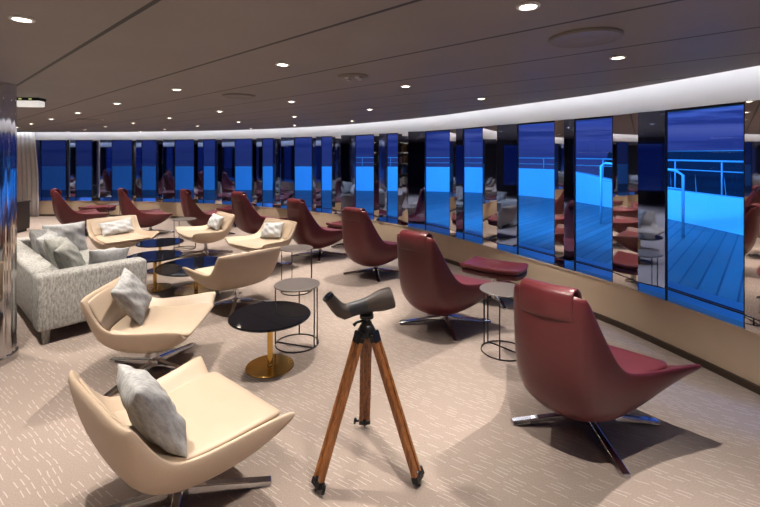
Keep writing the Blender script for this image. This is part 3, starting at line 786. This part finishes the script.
for i, (x, y, z, tilt, roll, yaw, w, h, m, lab) in enumerate([
    (-0.50, 0.36, 0.635, 0.40, 0.15, -0.50, 0.44, 0.44, 'cushion_gr', 'greyish green square cushion on the sofa back, closest to the near arm'),
    (-0.92, 0.36, 0.635, 0.40, -0.12, -0.50, 0.44, 0.44, 'cushion_gr', 'grey sofa cushion second from the near arm along the back'),
    (-1.32, 0.36, 0.635, 0.40, 0.10, -0.50, 0.44, 0.44, 'cushion', 'mid grey sofa cushion third from the near arm along the back'),
    (-1.70, 0.36, 0.635, 0.40, -0.15, -0.50, 0.44, 0.44, 'cushion', 'grey sofa cushion at the far end of the back row'),
    (-0.37, 0.66, 0.600, 0.50, 0.06, 1.45, 0.38, 0.34, 'cushion_lt', 'small pale cushion leaning on the inside of the near sofa arm'),
    (-2.16, 0.66, 0.62, 0.36, 0.0, -1.57, 0.50, 0.42, 'cushion_lt', 'large light grey cushion leaning on the far sofa arm')]):
    put_pillow(M[m], SB, (x, y, z), tilt, roll, yaw, w, h, 0.16, 20+i, lab, GS)

# ------------------------------------------------------------------ mirrored column
cl = thing('mirror_column', 'fluted mirror-polished column at the left edge beside the sofa', 'column', (-3.357, 3.60, 0))
mb = MB(); N_ = 22; pr = []
for i in range(N_*4):
    a = 2*PI*i/(N_*4); r = 0.232+0.010*abs(math.sin(a*N_/2)); pr.append((r*math.cos(a), r*math.sin(a)))
mb.prism(pr, 0.062, CEIL-0.001); mb.build('shaft', M['column'], cl, smooth=True, angle=0.9)
mb = MB(); mb.lathe([(0.255, 0.0), (0.255, 0.055), (0.245, 0.062), (0.2, 0.062)], 48); mb.build('plinth', M['column'], cl, smooth=True, angle=0.6)

# ------------------------------------------------------------------ tripod and spotting scope
tc_ = Vector((-0.075, 2.42, 0)); TZ = 0.775
tp = thing('tripod', 'wooden surveyor style tripod with black fittings standing on the carpet', 'tripod', tc_)
feet = [Vector((-0.335, 2.225, 0)), Vector((0.212, 2.265, 0)), Vector((-0.10, 2.765, 0))]
mb = MB(); mb.lathe([(0.02, TZ-0.05), (0.046, TZ-0.045), (0.048, TZ-0.01), (0.038, TZ+0.012), (0.03, TZ+0.02), (0.028, TZ+0.035)], 28); mb.build('crown', M['blk_metal'], tp, smooth=True, angle=0.6)
mb = MB(); mb.tube([(0, 0, TZ+0.03), (0, 0, TZ+0.055)], 0.022, 16); mb.lathe([(0.03, TZ+0.05), (0.04, TZ+0.056), (0.04, TZ+0.072), (0.03, TZ+0.075)], 20); mb.build('pan_head', M['blk_metal'], tp, smooth=True, angle=0.6)
mb = MB(); mb.tube([(0, 0, TZ+0.045), (-0.055, -0.02, TZ+0.035), (-0.072, -0.025, TZ+0.02)], [0.007, 0.007, 0.011], 10); mb.build('head_lever', M['blk_metal'], tp, smooth=True)
for fpt in feet:
    f = fpt - tc_; out = Vector((f.x, f.y, 0)).normalized(); side = Vector((-out.y, out.x, 0))
    top = out*0.047 + Vector((0, 0, TZ-0.03)); ft = Vector((f.x, f.y, 0)); ax = (ft-top).normalized(); Ln = (ft-top).length
    R = Matrix((side, ax.cross(side), ax)).transposed()
    leg = MB()
    for sx in (-0.0225, 0.0225):                       # twin upper rails
        leg.box(top+ax*(0.035+0.36)+side*sx, (0.023, 0.030, 0.72), mat=R)
    leg.box(top+ax*(0.035+0.36), (0.024, 0.018, 0.70), mat=R)
    L1 = 0.06+0.70
    leg.box(top+ax*((L1+Ln-0.045)/2), (0.030, 0.030, Ln-0.045-L1+0.04), mat=R)
    lo = leg.build('leg', M['wood'], tp, bevel=0.004)
    mb = MB(); mb.box(top+ax*0.015, (0.064, 0.034, 0.062), mat=R); mb.tube([top+side*-0.042, top+side*0.042], 0.012, 12); mb.build('hinge', M['blk_metal'], lo, bevel=0.004)
    mb = MB(); mb.box(top+ax*(L1-0.01), (0.072, 0.038, 0.034), mat=R); mb.build('clamp', M['blk_metal'], lo, bevel=0.004)
    kp = top+ax*(L1-0.01)
    kd = side*(1 if f.x >= 0 else -1) if f.y < 0.2 else side*(1 if side.x < 0 else -1)
    if f.x < 0 and f.y < 0.2: kd = side if side.x > 0 else -side
    mb = MB(); mb.tube([kp+kd*0.03, kp+kd*0.062], 0.007, 10); mb.tube([kp+kd*0.058-ax*0.02, kp+kd*0.062+ax*0.02], 0.009, 10); mb.build('clamp_knob', M['blk_metal'], lo, smooth=True)
    mb = MB(); mb.tube([ft-ax*0.075, ft-ax*0.045, ft-ax*0.03, ft-ax*0.004], [0.019, 0.021, 0.013, 0.005], 12); mb.build('foot_spike', M['blk_metal'], lo, smooth=True)
sc = thing('spotting_scope', 'brown spotting scope with angled eyepiece mounted on the wooden tripod', 'telescope', tc_+Vector((0, 0, TZ+0.076)), 0.22)
def cap(pth, rs, name, mat, n=24): mb = MB(); mb.tube(pth, rs, n); return mb.build(name, mat, sc, smooth=True, angle=0.7)
cap([(-0.222, 0, 0.118), (-0.211, 0, 0.104)], [0.032, 0.033], 'eyecup', M['blk_metal'])
cap([(-0.2235, 0, 0.1195), (-0.2218, 0, 0.1178)], [0.021, 0.022], 'eyepiece_lens', M['lens'])
cap([(-0.211, 0, 0.104), (-0.198, 0, 0.088), (-0.170, 0, 0.053), (-0.150, 0, 0.034), (-0.122, 0, 0.022), (-0.098, 0, 0.027)], [0.030, 0.033, 0.036, 0.040, 0.043, 0.040], 'prism_body', M['scope'])
cap([(-0.098, 0, 0.028), (-0.045, 0, 0.040), (0.0, 0, 0.050)], [0.039, 0.039, 0.041], 'focus_band', M['scope_band'])
cap([(0.0, 0, 0.050), (0.035, 0, 0.058), (0.065, 0, 0.065), (0.095, 0, 0.072), (0.135, 0, 0.081)], [0.042, 0.048, 0.056, 0.060, 0.061], 'objective_barrel', M['scope'])
cap([(0.135, 0, 0.081), (0.146, 0, 0.0835), (0.150, 0, 0.0845)], [0.061, 0.059, 0.053], 'objective_rim', M['scope'])
cap([(0.1501, 0, 0.0845), (0.1512, 0, 0.0848)], [0.049, 0.047], 'objective_lens', M['lens'])
mb = MB(); mb.box((-0.005, 0, 0.008), (0.075, 0.03, 0.016)); mb.build('mount_foot', M['blk_metal'], sc, bevel=0.003)

# ------------------------------------------------------------------ far left: curtain, cabinet, bookcase
mb = MB(); vs = []; nf = 60
for i in range(nf+1):
    u = i/nf; x = -10.45+0.92*u; d = 0.03*math.sin(u*2*PI*7)
    for z, f in ((0.02, 1.5), (0.5, 1.25), (1.2, 1.0), (2.0, 0.6), (2.48, 0.4)):
        xs = -10.45+(x+10.45)*(1.0 if z < 1.0 else 1-0.10*(z-1.0))
        vs.append((xs, 12.02+0.8*d*f, z))
mb.add(vs, [(i*5+j, (i+1)*5+j, (i+1)*5+j+1, i*5+j+1) for i in range(nf) for j in range(4)])
cu = mb.build('curtain', M['curtain'], None, smooth=True); md = cu.modifiers.new('Solidify', 'SOLIDIFY'); md.thickness = 0.006
tag(cu, 'white floor length sheer curtain at the far left end of the windows', 'curtain')
cb = thing('cabinet', 'low dark cabinet standing between the mirrored column and the white curtain', 'cabinet', (-8.5, 9.6, 0))
mb = MB(); mb.box((0, 0, 0.36), (1.0, 0.45, 0.60)); mb.build('body', M['dark_wood'], cb, bevel=0.006)
mb = MB(); mb.box((0, 0, 0.675), (1.03, 0.47, 0.028)); mb.build('top', M['dark_wood'], cb, bevel=0.004)
mb = MB(); mb.box((0, 0, 0.03), (0.92, 0.38, 0.06)); mb.build('plinth', M['black'], cb)
for x in (-0.25, 0.25):
    mb = MB(); mb.box((x, -0.232, 0.36), (0.48, 0.016, 0.58)); mb.build('door', M['dark_wood'], cb, bevel=0.003)
bz = math.atan2(-0.93, -0.36)-0.0
bc = thing('bookcase', 'dark bookcase with lit shelves, seen mirrored in the rightmost mirror strip', 'bookcase', (-7.75, 6.35, 0), math.atan2(0.93, 0.36))
for x in (-1.2, -0.4, 0.4, 1.2):
    mb = MB(); mb.box((x, 0.14, 1.12), (0.04, 0.30, 2.24)); mb.build('upright', M['dark_wood'], bc)
mb = MB(); mb.box((0, 0.30, 1.12), (2.44, 0.02, 2.24)); mb.build('back_panel', M['dark_wood'], bc)
LV = [0.06, 0.50, 0.94, 1.38, 1.82, 2.22]
for z in LV:
    for x in (-0.8, 0, 0.8):
        mb = MB(); mb.box((x, 0.14, z), (0.76, 0.29, 0.03)); sh = mb.build('shelf', M['dark_wood'], bc)
        if z > 0.1:
            mb = MB(); mb.box((x, 0.27, z-0.021), (0.70, 0.02, 0.012)); mb.build('shelf_lamp', M['shelf_glow'], sh)
BM = Matrix.Translation((-7.75, 6.35, 0)) @ Matrix.Rotation(math.atan2(0.93, 0.36), 4, 'Z')
bm0 = {}
for li, z in enumerate(LV[:-1]):
    for cx in (-0.8, 0, 0.8):
        x = cx-0.34+random.uniform(0, 0.2)
        for k in range(random.randint(2, 4)):
            w = random.choice((0.03, 0.045, 0.06)); h = random.choice((0.22, 0.26, 0.30)); ci = random.randrange(5); key = (w, h, ci)
            if key not in bm0:
                mb = MB(); mb.box((0, 0, h/2), (w, 0.2, h)); o = mb.build('book', BOOKS[ci], None, bevel=0.003); bm0[key] = o
            else:
                o = bm0[key].copy(); COL.objects.link(o)
            o.matrix_world = BM @ Matrix.Translation((x+w/2, 0.13, z+0.0155))
            tag(o, 'book standing on a lit bookcase shelf, seen in the rightmost mirror', 'book', 'books in the lit bookcase')
            x += w+0.004

# ------------------------------------------------------------------ lights outside, world, camera
def area(name, loc, target, size, power, col):
    L = bpy.data.lights.new(name, 'AREA'); L.energy = power; L.size = size; L.color = col
    o = bpy.data.objects.new(name, L); COL.objects.link(o); o.location = loc
    o.rotation_euler = (Vector(target)-Vector(loc)).to_track_quat('-Z', 'Y').to_euler(); return o
area('deck_floodlight', (4.4, 5.5, 3.6), (7.9, 10.0, 0.2), 0.5, 430, (0.07, 0.52, 0.96))
area('deck_floodlight', (3.2, 9.2, 3.6), (6.2, 18.0, 0.4), 0.5, 1250, (0.07, 0.52, 0.96))
area('deck_floodlight', (0.6, 11.0, 3.6), (0.5, 20.0, 0.4), 0.5, 520, (0.07, 0.52, 0.96))
area('deck_floodlight', (4.3, 1.2, 3.6), (7.0, 4.0, 0.2), 0.5, 170, (0.07, 0.52, 0.96))
area('deck_floodlight', (-5.0, 14.5, 3.6), (-5.5, 21.0, 0.4), 0.5, 130, (0.07, 0.48, 0.96))

wd = bpy.data.worlds.new('dusk_sky'); S.world = wd; wd.use_nodes = True
nt = wd.node_tree; N, L = nt.nodes, nt.links
bg = N['Background']
tc = N.new('ShaderNodeTexCoord'); sx = N.new('ShaderNodeSeparateXYZ'); L.new(tc.outputs['Generated'], sx.inputs[0])
rp = N.new('ShaderNodeValToRGB'); e = rp.color_ramp.elements
e[0].position = 0.0; e[0].color = (0.10, 0.10, 0.24, 1); e[1].position = 0.5; e[1].color = (0.16, 0.22, 0.46, 1)
for q, c in ((0.030, (0.13, 0.12, 0.30)), (0.046, (0.26, 0.20, 0.36)), (0.060, (0.12, 0.12, 0.32)), (0.085, (0.26, 0.30, 0.60)), (0.13, (0.40, 0.50, 0.82)), (0.24, (0.24, 0.34, 0.62))):
    rp.color_ramp.elements.new(q).color = (*c, 1)
L.new(sx.outputs[2], rp.inputs[0])
mp = N.new('ShaderNodeMapping'); mp.inputs['Scale'].default_value = (3.0, 3.0, 42.0); L.new(tc.outputs['Generated'], mp.inputs[0])
nz = N.new('ShaderNodeTexNoise'); nz.inputs['Scale'].default_value = 1.6; nz.inputs['Detail'].default_value = 6; L.new(mp.outputs[0], nz.inputs['Vector'])
cr = N.new('ShaderNodeValToRGB'); cr.color_ramp.elements[0].position = 0.49; cr.color_ramp.elements[1].position = 0.60
L.new(nz.outputs['Fac'], cr.inputs[0])
mx = N.new('ShaderNodeMix'); mx.data_type = 'RGBA'; L.new(cr.outputs[0], mx.inputs[0]); L.new(rp.outputs[0], mx.inputs[6]); mx.inputs[7].default_value = (0.07, 0.075, 0.22, 1)
# dusk glow is on the starboard side
dt = N.new('ShaderNodeVectorMath'); dt.operation = 'DOT_PRODUCT'; L.new(tc.outputs['Generated'], dt.inputs[0]); dt.inputs[1].default_value = (0.85, 0.5, 0)
mr = N.new('ShaderNodeMapRange'); mr.inputs[1].default_value = -0.2; mr.inputs[2].default_value = 0.95; mr.inputs[3].default_value = 0.30; mr.inputs[4].default_value = 1.0
L.new(dt.outputs['Value'], mr.inputs[0])
L.new(mx.outputs[2], bg.inputs['Color']); L.new(mr.outputs[0], bg.inputs['Strength'])

cam = bpy.data.cameras.new('camera'); co = bpy.data.objects.new('camera', cam); COL.objects.link(co)
co.location = (0, 0, EYE); co.rotation_euler = (PI/2, 0, 0)
cam.sensor_width = 36; cam.lens = F_PX/760*36; cam.shift_y = -(253.5-HY)/760; cam.clip_start = 0.05; cam.clip_end = 2000
S.camera = co
S.view_settings.view_transform = 'Standard'; S.view_settings.look = 'None'; S.view_settings.gamma = 1; S.view_settings.exposure = 0.25
S.view_settings.use_curve_mapping = False
try:
    S.cycles.use_denoising = True; S.cycles.max_bounces = 8; S.cycles.glossy_bounces = 5; S.cycles.transparent_max_bounces = 16
    S.cycles.sample_clamp_indirect = 4.0; S.cycles.caustics_reflective = False; S.cycles.caustics_refractive = False
except Exception: pass
